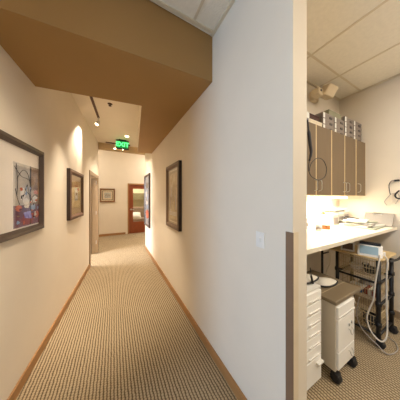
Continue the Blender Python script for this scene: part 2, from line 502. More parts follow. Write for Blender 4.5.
def art_collage(a, x0, x1, z0, z1, y):
    w, h = x1 - x0, z1 - z0
    a.box(x0, x1, y - 0.002, y, z0, z1, 0)
    P = lambda u, v, k=1: (x0 + u * w, y - 0.002 - 0.0006 * k, z0 + v * h)
    def rect(u0, v0, u1, v1, mi, k):
        a.add([P(u0, v0, k), P(u1, v0, k), P(u1, v1, k), P(u0, v1, k)], [(0, 1, 2, 3)], mi)
    rect(0.62, 0.34, 1.0, 1.0, 4, 1)          # tan strip right
    rect(0.0, 0.0, 1.0, 0.34, 2, 1)           # plum ground
    rect(0.58, 0.0, 0.64, 1.0, 1, 2)          # dark upright
    rnd = random.Random(11)
    for (u, v, ru, rv, mi) in ((0.16, 0.30, .10, .05, 5), (0.42, 0.40, .12, .06, 6), (0.78, 0.44, .12, .06, 6), (0.84, 0.56, .10, .04, 5), (0.88, 0.17, .09, .06, 5), (0.72, 0.30, .1, .05, 7), (0.3, 0.52, .10, .10, 6), (0.2, 0.14, .14, .06, 2)):
        blob(a, x0 + u * w, z0 + v * h, ru * w, rv * h, y - 0.0045, mi)
    for k in range(26):
        blob(a, x0 + rnd.uniform(.08, .93) * w, z0 + rnd.uniform(.06, .62) * h, rnd.uniform(.02, .06) * w, rnd.uniform(.012, .035) * h, y - 0.005 - 0.0001 * k, rnd.choice((1, 2, 4, 5, 6, 6, 7)), 9, .35)
    a.add([P(.38, .13, 5), P(.66, .10, 5), P(.60, .24, 5), P(.32, .22, 5)], [(0, 1, 2, 3)], 3)
    for pts in (((.02, .93), (.25, .80), (.45, .78), (.6, .74)), ((.1, .75), (.3, .9), (.5, .85), (.62, .6)), ((.47, .68), (.36, .55), (.28, .42)), ((.47, .68), (.55, .52), (.58, .42)), ((.34, .5), (.45, .56), (.56, .5)), ((.05, .6), (.12, .45), (.2, .35)), ((.66, .45), (.8, .52), (.95, .48)), ((.08, .98), (.12, .7), (.1, .5))):
        a.tube(smooth_path([P(u, v, 4) for u, v in pts], 5), 0.0016, 5, 1)
def art_panels(a, x0, x1, z0, z1, y):
    w, h = x1 - x0, z1 - z0
    a.box(x0, x1, y - 0.002, y, z0, z1, 0)
    def rect(u0, v0, u1, v1, mi, k=1):
        yy = y - 0.002 - 0.0007 * k
        a.add([(x0 + u0 * w, yy, z0 + v0 * h), (x0 + u1 * w, yy, z0 + v0 * h), (x0 + u1 * w, yy, z0 + v1 * h), (x0 + u0 * w, yy, z0 + v1 * h)], [(0, 1, 2, 3)], mi)
    rect(.3, .25, .72, .75, 1); rect(.36, .33, .66, .66, 2, 2); rect(.42, .45, .6, .56, 4, 3)
    blob(a, x0 + .74 * w, z0 + .70 * h, .09 * w, .06 * h, y - 0.006, 3)
    rect(.3, .80, .72, .83, 3)
def art_streaks(a, x0, x1, z0, z1, y):
    w, h = x1 - x0, z1 - z0
    a.box(x0, x1, y - 0.002, y, z0, z1, 0)
    rnd = random.Random(5)
    for k in range(14):
        u = rnd.uniform(.05, .9); v = rnd.uniform(.05, .5); hh = rnd.uniform(.2, .5); ww = rnd.uniform(.02, .07)
        yy = y - 0.0026 - 0.0003 * k
        a.add([(x0 + u * w, yy, z0 + v * h), (x0 + (u + ww) * w, yy, z0 + v * h), (x0 + (u + ww * .8) * w, yy, z0 + (v + hh) * h), (x0 + (u + .01) * w, yy, z0 + (v + hh * .9) * h)], [(0, 1, 2, 3)], rnd.choice((1, 2, 2, 3)))
    for k in range(3):
        zz = z0 + h * (.08 + .03 * k)
        a.add([(x0, y - 0.008, zz), (x1, y - 0.008, zz), (x1, y - 0.008, zz + .012 * h), (x0, y - 0.008, zz + .012 * h)], [(0, 1, 2, 3)], 3)
def art_still(a, x0, x1, z0, z1, y):
    w, h = x1 - x0, z1 - z0
    a.box(x0, x1, y - 0.002, y, z0, z1, 0)
    for (u, v, ru, rv, mi) in ((.5, .82, .3, .08, 1), (.3, .62, .2, .08, 2), (.7, .55, .2, .07, 3), (.45, .40, .28, .05, 2), (.6, .3, .25, .05, 3), (.55, .13, .36, .10, 4), (.5, .7, .12, .05, 3)):
        blob(a, x0 + u * w, z0 + v * h, ru * w, rv * h, y - 0.0035 - .0004 * mi, mi)
def art_sketch(a, x0, x1, z0, z1, y):
    w, h = x1 - x0, z1 - z0
    a.box(x0, x1, y - 0.002, y, z0, z1, 0)
    for pts in (((.1, .3), (.35, .6), (.5, .35), (.8, .7)), ((.15, .55), (.5, .65), (.9, .5))):
        a.tube(smooth_path([(x0 + u * w, y - 0.004, z0 + v * h) for u, v in pts], 5), 0.005, 5, 1)

RL = math.radians(90) - math.atan(0.075)
def on_left(yc, z, off=0.0):
    return (lx(yc) + off, yc, z)
picture('picture_frame', 'large grey-brown framed collage print nearest on the left wall', on_left(1.57, 1.172), RL, 0.92, 0.70, 0.048, 0.034, M['frame_grey'], M['frame_edge'], M['mat_white'], (0.465, 0.004, 0.012, 0.115), art_collage, [AM['bg'], AM['ink'], AM['plum'], AM['violet'], AM['tan'], AM['red'], AM['pale'], AM['blue']])
picture('picture_frame', 'dark walnut framed print on the left wall before the doorway', on_left(3.09, 1.148), RL, 0.70, 0.70, 0.065, 0.04, M['frame_dark'], M['frame_edge'], M['mat_tan'], (0.1, 0.1, 0.1, 0.08), art_panels, [AM['gold'], AM['sketch'], AM['pale'], AM['red'], AM['umber']])
picture('picture_frame', 'tall dark framed print of brown streaks on the right wall', (0.80, 2.345, 1.006), -PI / 2, 0.60, 0.944, 0.065, 0.045, M['frame_taupe'], M['frame_edge'], M['mat_tan'], (0.07, 0.07, 0.07, 0.07), art_streaks, [AM['gold'], AM['umber'], AM['tan'], AM['pale']], inner=(0.02, 0.014, M['mat_cream']))
picture('picture_frame', 'slate coloured print with a red patch, far end of the right wall', (0.80, 4.54, 0.70), -PI / 2, 0.74, 1.37, 0.05, 0.035, M['frame_grey'], M['frame_grey'], AM['slate'], (0.03, 0.03, 0.14, 0.04), art_still, [AM['slate'], AM['ink'], AM['pale'], AM['blue'], AM['red']])
picture('picture_frame', 'small brown framed sketch on the far wall left of the wooden door', (-0.22, FY, 1.29), 0, 0.50, 0.52, 0.05, 0.03, M['frame_brown'], M['frame_dark'], M['mat_cream'], (0.09, 0.09, 0.10, 0.10), art_sketch, [AM['sketch'], AM['umber']], inner=(0.03, 0.02, M['frame_dark']))

# ---------------------------------------------------------------- ceiling fixtures
M['bronze'] = mat('bronze_metal', (92, 62, 42), 0.4, 0.6, var=0.1)
M['bulb'] = mat('lit_bulb', (255, 240, 214), 0.5, emit=(255, 226, 180), estr=14)
M['diffuser'] = mat('lit_diffuser', (250, 246, 236), 0.5, emit=(255, 240, 215), estr=4)

def head_at(parent, x, y, z, aim, energy, angle=55, rad=0.03, lamp=True):
    # a small spotlight head hanging under a track; local coordinates of the track
    h = MB()
    v = (Vector(aim) - Vector((x, y, z))).normalized()
    q = v.to_track_quat('-Z', 'Y').to_matrix().to_4x4()
    MM = Matrix.Translation((x, y, z)) @ q
    h.lathe([(rad, -0.055), (rad * .95, -0.02), (rad * .7, 0.025), (rad * .35, 0.04)], n=16, M=MM)
    h.tube([(x, y, z + 0.02), (x, y, z + 0.085)], 0.008)
    hd_ = h.build('spotlight_head', M['white'], parent)
    hb = MB().lathe([(rad * .6, -0.058), (rad * .86, -0.0565)], n=16, M=MM)
    hb.build('bulb', M['bulb'], hd_)
    if lamp:
        root = Vector(parent.location)
        p = root + Vector((x, y, z)) + v * 0.09
        light('track_spot_lamp', 'SPOT', p, energy, WARM, 0.03, aim=root + Vector(aim), angle=angle, blend=0.8)

t = thing('track_light', 'long bronze track light running along the hall ceiling near the left wall', 'track light', (-0.285, 3.02, CZ))
MB().box(-0.017, 0.017, -0.95, 0.50, -0.022, 0).build('track', M['bronze'], t, bevel=0.003)
t.rotation_euler = (0, 0, -math.atan(0.065))
head_at(t, 0.0, 0.47, -0.11, (-0.42, 0.10, -1.0), 80, 66)
head_at(t, 0.0, -0.75, -0.11, (0.32, -0.2, -2.6), 150, 66)  # head hidden behind the soffit, added to light the hall

t = thing('track_light', 'short bronze track light across the hall beside the exit sign', 'track light', (0.10, 4.98, CZ))
MB().box(-0.30, 0.30, -0.017, 0.017, -0.022, 0).build('track', M['bronze'], t, bevel=0.003)
head_at(t, -0.08, 0, -0.10, (-0.2, -0.6, -2.8), 35, 95, 0.03)
head_at(t, 0.09, 0, -0.10, (0.75, -0.25, -1.2), 26, 90, 0.03)

t = thing('recessed_light', 'small round recessed downlight in the hall ceiling right of the exit sign', 'downlight', (0.27, 4.28, CZ))
MB().lathe([(0.055, -0.006), (0.06, 0)], n=24).build('trim_ring', M['white'], t)
MB().lathe([(0.036, -0.012), (0.038, -0.006)], n=24).build('bulb', M['bulb'], t)
light('recessed_lamp', 'SPOT', (0.27, 4.28, CZ - 0.03), 80, WARM, 0.04, aim=(0.27, 4.28, 0), angle=110, blend=0.9)

t = thing('recessed_light', 'added unseen downlight over the viewer, brightening the left wall', 'downlight', (0.20, 0.10, CZ))
MB().lathe([(0.065, -0.006), (0.07, 0)], n=24).build('trim_ring', M['white'], t)
MB().lathe([(0.040, -0.014), (0.042, -0.006)], n=24).build('bulb', M['bulb'], t)
light('entry_fill_lamp', 'SPOT', (0.20, 0.10, CZ - 0.03), 170, WARM, 0.05, aim=(-0.62, 1.9, 0.9), angle=52, blend=1.0)  # unseen downlight added to brighten the near left wall

t = thing('sprinkler_head', 'small bronze sprinkler head in the middle of the hall ceiling', 'sprinkler', (-0.056, 2.94, CZ))
MB().lathe([(0.034, -0.005), (0.036, 0)], n=18).build('escutcheon', M['bronze'], t)
MB().lathe([(0.022, -0.034), (0.022, -0.031), (0.006, -0.030), (0.009, -0.005)], n=14).build('deflector', M['bronze'], t)

# exit sign
M['sign_face'] = mat('exit_face', (10, 60, 30), 0.4, emit=(20, 170, 80), estr=0.55)
M['sign_text'] = mat('exit_letters', (120, 255, 160), 0.4, emit=(70, 255, 130), estr=1.6)
t = thing('exit_sign', 'black exit sign with glowing green letters hanging from the hall ceiling', 'exit sign', (0.19, 4.62, CZ))
MB().box(-0.145, 0.145, -0.03, 0.03, -0.235, -0.02).build('housing', M['black'], t, bevel=0.005)
MB().box(-0.09, 0.09, -0.03, 0.03, -0.02, 0).build('mount', M['black'], t)
MB().box(-0.130, 0.130, -0.033, -0.03, -0.215, -0.045).build('face', M['sign_face'], t)
fc = bpy.data.curves.new('exit_text', 'FONT'); fc.body = 'EXIT'; fc.size = 0.150; fc.align_x = 'CENTER'; fc.align_y = 'CENTER'; fc.extrude = 0.002; fc.offset = 0.004
fo = bpy.data.objects.new('tmp_text', fc); COL.objects.link(fo)
bpy.context.view_layer.update()
me = bpy.data.meshes.new_from_object(fo.evaluated_get(bpy.context.evaluated_depsgraph_get()))
bpy.data.objects.remove(fo)
me.materials.clear(); me.materials.append(M['sign_text'])
lo = bpy.data.objects.new('letters', me); COL.objects.link(lo); lo.parent = t
lo.location = (0, -0.036, -0.13); lo.rotation_euler = (PI / 2, 0, 0)

# troffers out of the frame; lobby, hall and office ones added for fill
for (label, x, y) in (('added unseen troffer over the hall entry, behind the viewer', 0.05, -0.75), ('unseen recessed troffer over the supply room floor', 2.1, -0.55), ('added unseen troffer over the right end of the cross hall', 1.9, 6.2), ('added unseen troffer over the left end of the cross hall', -1.5, 6.2), ('added unseen troffer in the side office behind the left doorway', -1.6, 4.6), ('recessed troffer in the room behind the wooden door', 0.9, 8.6)):
    t = thing('unseen_ceiling_light', label, 'ceiling light', (x, y, HZ if 5.2 < y < 7 else CZ))
    MB().frame(1.2, 0.6, 0.03, 0.012).build('frame', M['white'], t).rotation_euler = (PI / 2, 0, 0)
    t.children[0].location = (0, 0.3, 0)
    MB().box(-0.57, 0.57, -0.27, 0.27, -0.005, -0.001).build('diffuser', M['diffuser'], t)

# wall switch
t = thing('light_switch', 'small white light switch on the right wall near the corner guard', 'switch', (0.80, 0.72, 1.145))
MB().box(-0.006, 0, -0.032, 0.032, 0, 0.095).build('plate', M['white'], t, bevel=0.002)
MB().box(-0.013, -0.006, -0.006, 0.006, 0.036, 0.06).build('toggle', M['white'], t)

# room behind the far door: couch with pillow under a wall shelf
M['sofa'] = mat('taupe_upholstery', (150, 128, 108), 0.9, var=0.1, scale=20)
t = thing('couch', 'taupe upholstered couch seen through the glass of the wooden door', 'couch', (1.15, 9.0, 0))
MB().box(-0.9, 0.9, -0.42, 0.42, 0.08, 0.42).build('base', M['sofa'], t, bevel=0.03)
MB().box(-0.9, 0.9, 0.2, 0.42, 0.42, 0.98).build('backrest', M['sofa'], t, bevel=0.06)
for s in (-1, 1):
    MB().box(s * 0.8 - 0.1, s * 0.8 + 0.1, -0.40, 0.2, 0.42, 0.62).build('armrest', M['sofa'], t, bevel=0.04)
for sx_ in (-1, 1):
    for sy_ in (-1, 1):
        MB().lathe([(0.02, 0), (0.028, 0.08)], sx_ * 0.8, sy_ * 0.34, 12).build('leg', M['frame_dark'], t)
def pillow(w, d, h):
    p = MB(); n = 10
    for sgn in (1, -1):
        vs = []; fs = []
        for i in range(n + 1):
            for j in range(n + 1):
                u, v = i / n * 2 - 1, j / n * 2 - 1
                k = max(0, (1 - u ** 4) * (1 - v ** 4)) ** 0.6
                pin = 1 - 0.06 * (1 - abs(u * v))
                vs.append((u * w / 2 * pin, v * d / 2 * pin, sgn * h / 2 * k))
        for i in range(n):
            for j in range(n):
                q = (i * (n + 1) + j, (i + 1) * (n + 1) + j, (i + 1) * (n + 1) + j + 1, i * (n + 1) + j + 1)
                fs.append(q if sgn > 0 else q[::-1])
        p.add(vs, fs, 0, True)
    return p
pw = pillow(0.62, 0.42, 0.22).build('pillow', M['paper'], None, loc=(0.92, 8.93, 0.56)); pw.rotation_euler = (math.radians(38), 0, 0)
tag(pw, 'plump white pillow on the taupe couch behind the glass door', 'pillow')
t = thing('wall_shelf', 'olive wall shelf unit above the couch behind the glass door', 'shelf', (1.15, 9.6, 1.35))
M['olive'] = mat('olive_laminate', (128, 118, 82), 0.6, var=0.08)
MB().box(-0.8, 0.8, -0.28, 0, 0, 0.36).build('body', M['olive'], t, bevel=0.004)
for k in range(3):
    MB().box(-0.79 + k * 0.53, -0.27 + k * 0.53, -0.298, -0.28, 0.01, 0.35).build('door', M['olive'], t, bevel=0.004)

# ---------------------------------------------------------------- supply room: counter and cabinets
M['laminate'] = mat('cream_laminate', (236, 226, 204), 0.35, var=0.02)
ct = thing('counter', 'long cream laminate counter under the wall cabinets', 'counter', (1.98, 0.93, 1.065))
MB().box(-1.055, 1.048, -0.29, 0.283, 0, 0.035).build('worktop', M['laminate'], ct, bevel=0.004)
MB().box(-1.055, 1.048, 0.263, 0.283, 0.035, 0.11).build('backsplash', M['laminate'], ct, bevel=0.003)
for x in (-0.5, 0.55):
    MB().prism([(0, 0), (0, -0.28), (0.40, 0)], -0.012, 0.012, M=Matrix.Translation((x, 0.283, 0)) @ Matrix(((0, 0, 1, 0), (-1, 0, 0, 0), (0, 1, 0, 0), (0, 0, 0, 1)))).build('bracket', M['laminate'], ct)

M['cab'] = mat('taupe_cabinet_laminate', (114, 93, 65), 0.42, var=0.06, scale=4, stretch=(10, 10, 1))
M['cabedge'] = mat('pale_cabinet_edge', (214, 190, 148), 0.5, var=0.03)
CB, CTOP, CF = 1.478, 2.200, 0.920
def cabinet(label, x0, x1, hinges):
    c = thing('wall_cabinet', label, 'cabinet', ((x0 + x1) / 2, 1.215, CB), 0, 'taupe wall cabinets')
    w = x1 - x0; h = CTOP - CB
    b_ = MB().box(-w / 2, w / 2, -0.275, 0, 0, h)
    for i in range(len(hinges) + 1):
        xs = -w / 2 + i * w / len(hinges)
        b_.box(max(-w / 2, xs - 0.009), min(w / 2, xs + 0.009), -0.294, -0.275, 0, h)
    b_.build('body', M['cabedge'], c, bevel=0.002)
    n = len(hinges); dw = w / n
    for i, side in enumerate(hinges):
        xa, xb = -w / 2 + i * dw + 0.011, -w / 2 + (i + 1) * dw - 0.011
        d_ = MB().box(xa, xb, -0.295, -0.275, 0.004, h - 0.004).build('door', M['cab'], c, bevel=0.0025)
        hx = xb - 0.030 if side == 'r' else xa + 0.030
        MB().tube(smooth_path([(hx, -0.295, 0.045), (hx, -0.322, 0.055), (hx, -0.325, 0.10), (hx, -0.322, 0.145), (hx, -0.295, 0.155)], 4), 0.0038).build('handle', M['chrome'], d_)
    return c
cabinet('two-door taupe wall cabinet nearest the doorway with the dark cable across it', 1.515, 2.125, 'rl')
cabinet('two-door taupe wall cabinet in the middle, carrying the grey boxes', 2.129, 2.735, 'rl')
cabinet('narrow single-door taupe wall cabinet against the side wall', 2.739, 3.025, 'l')
# things on the cabinets
def grey_box(label, loc, rz=0):
    b_ = thing('storage_box', label, 'box', loc, rz, 'grey storage boxes on the wall cabinets')
    MB().box(-0.120, 0.120, -0.115, 0.115, 0, 0.052).build('body', M['box_grey'], b_, bevel=0.002)
    MB().box(-0.121, 0.121, -0.118, 0.118, 0.047, 0.066).build('lid', M['lidgrey'], b_, bevel=0.003)
    l_ = MB().box(-0.1215, -0.085, -0.1215, -0.1195, 0.004, 0.060).build('label', M['paper'], b_)
    tag(l_, 'white corner label')
    MB().box(0.02, 0.075, -0.122, -0.1152, 0.014, 0.034).build('pull_tab', M['darkgrey'], b_)
    return b_
M['lidgrey'] = mat('grey_box_lid', (146, 134, 124), 0.65, var=0.06, scale=14)
M['darkgrey'] = mat('dark_grey_plastic', (84, 76, 72), 0.5, var=0.08)
cols = [(2.150, 3, 'leftmost stack'), (2.402, 3, 'second stack from the left'), (2.654, 4, 'third stack from the left'), (2.902, 4, 'stack against the side wall')]
level = {3: ['bottom', 'middle', 'topmost'], 4: ['bottom', 'second lowest', 'second highest', 'topmost']}
M['box_grey'] = mat('grey_box_board', (142, 130, 120), 0.7, var=0.06, scale=14)
proto_box = None
for (x, n, nm) in cols:
    for k in range(n):
        label = 'grey storage box on the cabinets, %s of the %s' % (level[n][k], nm)
        loc = (x, 1.078, 2.2005 + 0.0672 * k)
        if proto_box is None:
            proto_box = grey_box(label, loc); o = proto_box
        else:
            o = copy_tree(proto_box); o.location = loc; o['label'] = label
M['greengrey'] = mat('green_grey_card', (150, 146, 118), 0.7, var=0.06)
t = thing('tray_box', 'open green-grey tray box lying on top of the grey storage boxes', 'box', (2.37, 1.09, 2.4025))
tb = MB(); tb.box(-0.15, 0.15, -0.10, 0.10, 0, 0.006); tb.box(-0.15, 0.15, -0.10, -0.094, 0.006, 0.085); tb.box(-0.15, 0.15, 0.094, 0.10, 0.006, 0.085); tb.box(-0.15, -0.144, -0.094, 0.094, 0.006, 0.085); tb.box(0.144, 0.15, -0.094, 0.094, 0.006, 0.085)
tb.build('body', M['greengrey'], t)
MB().box(-0.146, 0.146, -0.104, -0.1005, 0.004, 0.02).build('label', M['paper'], t)
t = thing('flat_box', 'flat cream box lying on the cabinet left of the grey boxes', 'box', (1.895, 1.08, 2.2005))
MB().box(-0.115, 0.115, -0.12, 0.12, 0, 0.048).build('body', M['cream'], t, bevel=0.003)
MB().box(-0.118, 0.118, -0.123, 0.123, 0.048, 0.066).build('lid', M['cream'], t, bevel=0.003)
M['maroon'] = mat('dark_maroon_card', (74, 40, 28), 0.6, var=0.1)
t = thing('flat_box', 'dark maroon box stacked on the flat cream box', 'box', (1.885, 1.085, 2.2672))
MB().box(-0.105, 0.115, -0.10, 0.10, 0, 0.062).build('body', M['maroon'], t, bevel=0.003)
MB().box(-0.108, 0.118, -0.103, 0.103, 0.062, 0.076).build('lid', M['maroon'], t, bevel=0.003)
t = thing('carton', 'small white carton at the left end of the cabinet top', 'box', (1.70, 1.06, 2.2005))
MB().box(-0.07, 0.07, -0.10, 0.10, 0, 0.125).build('body', M['paper'], t, bevel=0.002)
MB().box(-0.055, 0.055, -0.102, -0.1, 0.02, 0.06).build('label', M['grey_card'], t)

# boxy unit in the corner
M['beige'] = mat('beige_plastic', (232, 212, 178), 0.45, var=0.03)
t = thing('wall_speaker', 'beige boxy speaker tilted on a bracket high in the room corner', 'speaker', (2.31, 1.215, 2.71))
MB().box(-0.07, 0.05, -0.05, 0, -0.01, 0.11).build('bracket', M['beige'], t, bevel=0.006)
MB().box(-0.13, -0.02, -0.14, -0.05, 0.0, 0.085).build('side_box', M['beige'], t, bevel=0.012)
sb_ = MB().box(-0.068, 0.068, -0.06, 0.06, -0.066, 0.066).build('speaker_body', M['beige'], t, bevel=0.012, loc=(0.045, -0.155, 0.06))
sb_.rotation_euler = (math.radians(22), math.radians(18), math.radians(-18))
MB().box(-0.058, 0.058, -0.065, -0.06, -0.055, 0.055).build('grille', M['beige'], sb_, bevel=0.002)
MB().lathe([(0.013, 0), (0.013, 0.006), (0.007, 0.007)], M=Matrix.Translation((-0.085, -0.14, 0.05)) @ Matrix.Rotation(PI / 2, 4, 'X')).build('knob', M['darkgrey'], t)

# under-cabinet lamp
t = thing('cabinet_light', 'bright fluorescent strip light under the wall cabinets', 'light', (2.38, 1.04, CB))
MB().box(-0.34, 0.34, -0.045, 0.045, -0.012, 0).build('housing', M['white'], t, bevel=0.002)
M['tube_on'] = mat('lit_tube', (255, 250, 240), 0.5, emit=(255, 246, 228), estr=9)
MB().box(-0.33, 0.33, -0.04, 0.04, -0.034, -0.012).build('diffuser', M['tube_on'], t, bevel=0.006)
light('cabinet_strip_lamp', 'AREA', (2.38, 1.04, CB - 0.037), 8, (1.0, 0.93, 0.80), 0.64, 0.07, aim=(2.38, 1.04, 0))

# dark cable hanging over the first cabinet door
cb = MB()
cb.tube(smooth_path([(1.60, 1.10, 2.206), (1.60, 0.96, 2.212), (1.605, 0.895, 2.19), (1.612, 0.880, 2.06), (1.628, 0.878, 1.96), (1.645, 0.878, 1.88), (1.622, 0.880, 1.80)], 5), [0.005] * 11 + [0.007] * 4 + [0.014] * 6 + [0.013] * 4 + [0.012] * 3 + [0.009] * 3, 8)
cb.tube(smooth_path([(1.622, 0.880, 1.80), (1.61, 0.882, 1.72), (1.66, 0.882, 1.655), (1.78, 0.878, 1.628), (1.89, 0.876, 1.67), (1.92, 0.878, 1.76), (1.86, 0.880, 1.83), (1.76, 0.882, 1.84), (1.66, 0.884, 1.78), (1.62, 0.884, 1.69)], 6), 0.0032, 7)
M['navy'] = mat('navy_black_cord', (34, 32, 40), 0.5, var=0.2)
tag(cb.build('hanging_cable', M['navy']), 'looped black cable hanging over the first cabinet door by the jamb', 'cable')

# ---------------------------------------------------------------- on the counter
TOP = 1.1005
M['tub'] = mat('pale_grey_tub', (206, 202, 190), 0.5, var=0.04)
for i, (x, w_, h_, lab) in enumerate(((2.545, 0.140, 0.155, 'white supply box with grey panel on the counter, leftmost of the row'), (2.695, 0.140, 0.165, 'white supply box with grey panel on the counter, middle of the row'), (2.845, 0.140, 0.185, 'tall white supply box with grey panel on the counter, beside the papers'))):
    t = thing('supply_box', lab, 'box', (x, 1.115, TOP), 0, 'white boxes along the back of the counter')
    MB().box(-w_ / 2, w_ / 2, -0.055, 0.055, 0, h_).build('body', M['tub'], t, bevel=0.003)
    MB().box(-w_ / 2 + .012, w_ / 2 - .012, -0.057, -0.055, 0.015, h_ - 0.06).build('panel', M['grey_card'], t)
    MB().box(-w_ / 2 - .001, w_ / 2 + .001, -0.058, 0.057, h_ - 0.03, h_ + 0.003).build('lid', M['white'], t, bevel=0.002)
t = thing('letter_tray', 'white wire-edged tray lying across the white supply boxes', 'tray', (2.66, 1.10, 1.290))
lt = MB(); lt.box(-0.19, 0.15, -0.07, 0.07, 0, 0.006); lt.box(-0.19, 0.15, -0.07, -0.064, 0.006, 0.03); lt.box(-0.19, 0.15, 0.064, 0.07, 0.006, 0.03)
lt.build('body', M['white'], t)
M['amber'] = mat('amber_plastic', (196, 128, 74), 0.4, var=0.1)
M['spray'] = mat('frosted_bottle', (226, 226, 232), 0.3, var=0.03)
t = thing('spray_bottle', 'white bottle with brown cap standing left of the supply boxes', 'bottle', (2.28, 1.07, TOP))
MB().lathe([(0.030, 0), (0.033, 0.008), (0.033, 0.11), (0.022, 0.14), (0.012, 0.15)], n=20).build('body', M['spray'], t)
MB().lathe([(0.014, 0.15), (0.014, 0.178), (0.010, 0.182)], n=16).build('cap', M['amber'], t)
t = thing('jar', 'low amber jar with white lid on the counter before the bottle', 'jar', (2.13, 0.985, TOP))
MB().lathe([(0.044, 0), (0.048, 0.006), (0.048, 0.036), (0.044, 0.042)], n=24).build('body', M['amber'], t)
MB().lathe([(0.049, 0.042), (0.050, 0.056), (0.044, 0.060)], n=24).build('lid', M['white'], t)
for (x, y, r_, h_, lab) in ((1.80, 1.06, .042, .10, 'wide white canister on the counter nearest the jamb'), (1.93, 1.10, .036, .13, 'tall white canister on the counter behind the amber jar'), (1.98, 0.98, .030, .06, 'short white canister on the counter left of the amber jar')):
    t = thing('canister', lab, 'canister', (x, y, TOP), 0, 'white canisters on the counter')
    MB().lathe([(r_ * .95, 0), (r_, 0.006), (r_, h_ * .75)], n=22).build('body', M['spray'], t)
    MB().lathe([(r_ * 1.06, h_ * .75), (r_ * 1.06, h_ * .95), (r_ * .9, h_)], n=22).build('lid', M['white'], t)
    MB().lathe([(r_ * 1.01, h_ * .25), (r_ * 1.01, h_ * .55)], n=22).build('label', M['grey_card'], t)
# papers and folders: a loose fan
M['folder'] = mat('pale_green_folder', (168, 170, 150), 0.7, var=0.04)
M['folder_grey'] = mat('pale_grey_folder', (160, 152, 142), 0.7, var=0.04)
zz = TOP
specs = [(2.72, 0.85, .46, .30, 0.06, 'folder', 'pale green folder at the bottom of the paper pile'), (2.74, 0.87, .40, .27, -0.10, 'paper', 'white papers above the pale green folder in the pile'), (2.72, 0.88, .38, .25, 0.18, 'folder_grey', 'grey folder turned askew in the middle of the paper pile'), (2.76, 0.88, .31, .22, 0.02, 'paper', 'white papers above the grey folder in the pile'), (2.73, 0.90, .30, .22, -0.32, 'folder', 'small green folder turned askew near the top of the pile'), (2.70, 0.91, .28, .20, 0.2, 'paper', 'white papers lying topmost on the pile')]
for (x, y, w_, d_, rz, mk, lab) in specs:
    hgt = 0.012
    fo_ = MB()
    fo_.box(-w_ / 2, w_ / 2, -d_ / 2, d_ / 2, 0, 0.004); fo_.box(-w_ / 2 + .004, w_ / 2 - .004, -d_ / 2 + .004, d_ / 2, 0.004, hgt - 0.004); fo_.box(-w_ / 2, w_ / 2, -d_ / 2, d_ / 2, hgt - 0.004, hgt)
    o = fo_.build('folder' if mk != 'paper' else 'paper_stack', M[mk], None, loc=(x, y, zz))
    o.rotation_euler = (0, 0, rz)
    tag(o, lab, 'folder' if mk != 'paper' else 'papers', 'pile of folders on the counter')
    zz += hgt + 0.0006
# stethoscope-like black tubing on the pile
tag(MB().tube(smooth_path([(2.56, 0.93, zz + .007), (2.60, 0.99, zz + .02), (2.68, 1.0, zz + .03), (2.74, 0.96, zz + .02), (2.76, 0.90, zz + .007)], 6), 0.006, 8).build('rubber_tube', M['rubber']), 'short black rubber tube curled on top of the paper pile', 'tube')
# leaning binder
t = thing('clipboard', 'grey clipboard leaning against the side wall behind the papers', 'clipboard', (2.93, 0.80, TOP + 0.002), 0)
cbx = MB().box(-0.006, 0.006, -0.14, 0.12, 0, 0.18).build('board', M['folder_grey'], t, bevel=0.003)
cbx.rotation_euler = (0, math.radians(32), 0)
MB().box(-0.016, -0.006, -0.04, 0.04, 0.15, 0.18).build('clip', M['chrome'], cbx, bevel=0.002)

# cords on the side wall
t = thing('cable_bundle', 'black cord and white wires hanging from a hook on the side wall', 'cords', (3.03, 0.64, 1.66))
MB().box(-0.03, 0, -0.022, 0.022, -0.008, 0.012).build('hook', M['black'], t, bevel=0.006)
MB().tube(smooth_path([(-0.02, 0.02, 0.0), (-0.022, 0.045, -0.005), (-0.022, 0.062, -0.05), (-0.02, 0.058, -0.13), (-0.02, 0.05, -0.17)], 6), 0.004, 8).build('black_cord', M['black'], t)
M['wire'] = mat('white_wire', (226, 216, 200), 0.5, var=0.05)
M['wiregrey'] = mat('grey_wire', (170, 160, 150), 0.5, var=0.05)
for k, pts in enumerate((((-.02, .05, -.165), (-.02, .085, -.22), (-.02, .10, -.26), (-.025, .08, -.30)), ((-.02, .05, -.165), (-.02, .03, -.21), (-.02, .045, -.27), (-.02, .06, -.30)), ((-.02, .05, -.165), (-.02, .0, -.15), (-.02, -.02, -.2), (-.02, .01, -.28)), ((-.02, .085, -.24), (-.022, .05, -.27), (-.02, .02, -.24), (-.02, .0, -.27)))):
    MB().tube(smooth_path(pts, 6), 0.0035, 6).build('lead_wire', M['wire'] if k % 2 else M['wiregrey'], t)
MB().tube(smooth_path([(-.02, -.02, -.12), (-.022, .012, -.17), (-.022, .0, -.21), (-.02, -.04, -.22)], 5), 0.008, 8).build('clamp', M['black'], t)

# ---------------------------------------------------------------- under the counter
M['greycart'] = mat('warm_grey_panel', (206, 196, 178), 0.5, var=0.03)
M['drawer'] = mat('white_drawer_front', (250, 247, 240), 0.4, var=0.02)
M['taupe_top'] = mat('taupe_laminate_top', (128, 112, 88), 0.45, var=0.07, scale=5)
def caster(parent, x, y, name='caster', r=0.034):
    c = MB()
    c.lathe([(0.012, r * 2), (0.012, r * 2 + 0.02)], x, y, 10)
    MM = Matrix.Translation((x + 0.012, y - 0.012, r)) @ Matrix.Rotation(PI / 2, 4, 'Y')
    c.lathe([(r * .6, -0.026), (r * .95, -0.022), (r, -0.012), (r, 0.012), (r * .95, 0.022), (r * .6, 0.026)], n=18, M=MM)
    c.box(x - 0.016, x + 0.040, y - 0.034, y + 0.014, r * 1.15, r * 2.1)
    return c.build(name, M['rubber'], parent, bevel=0.004)

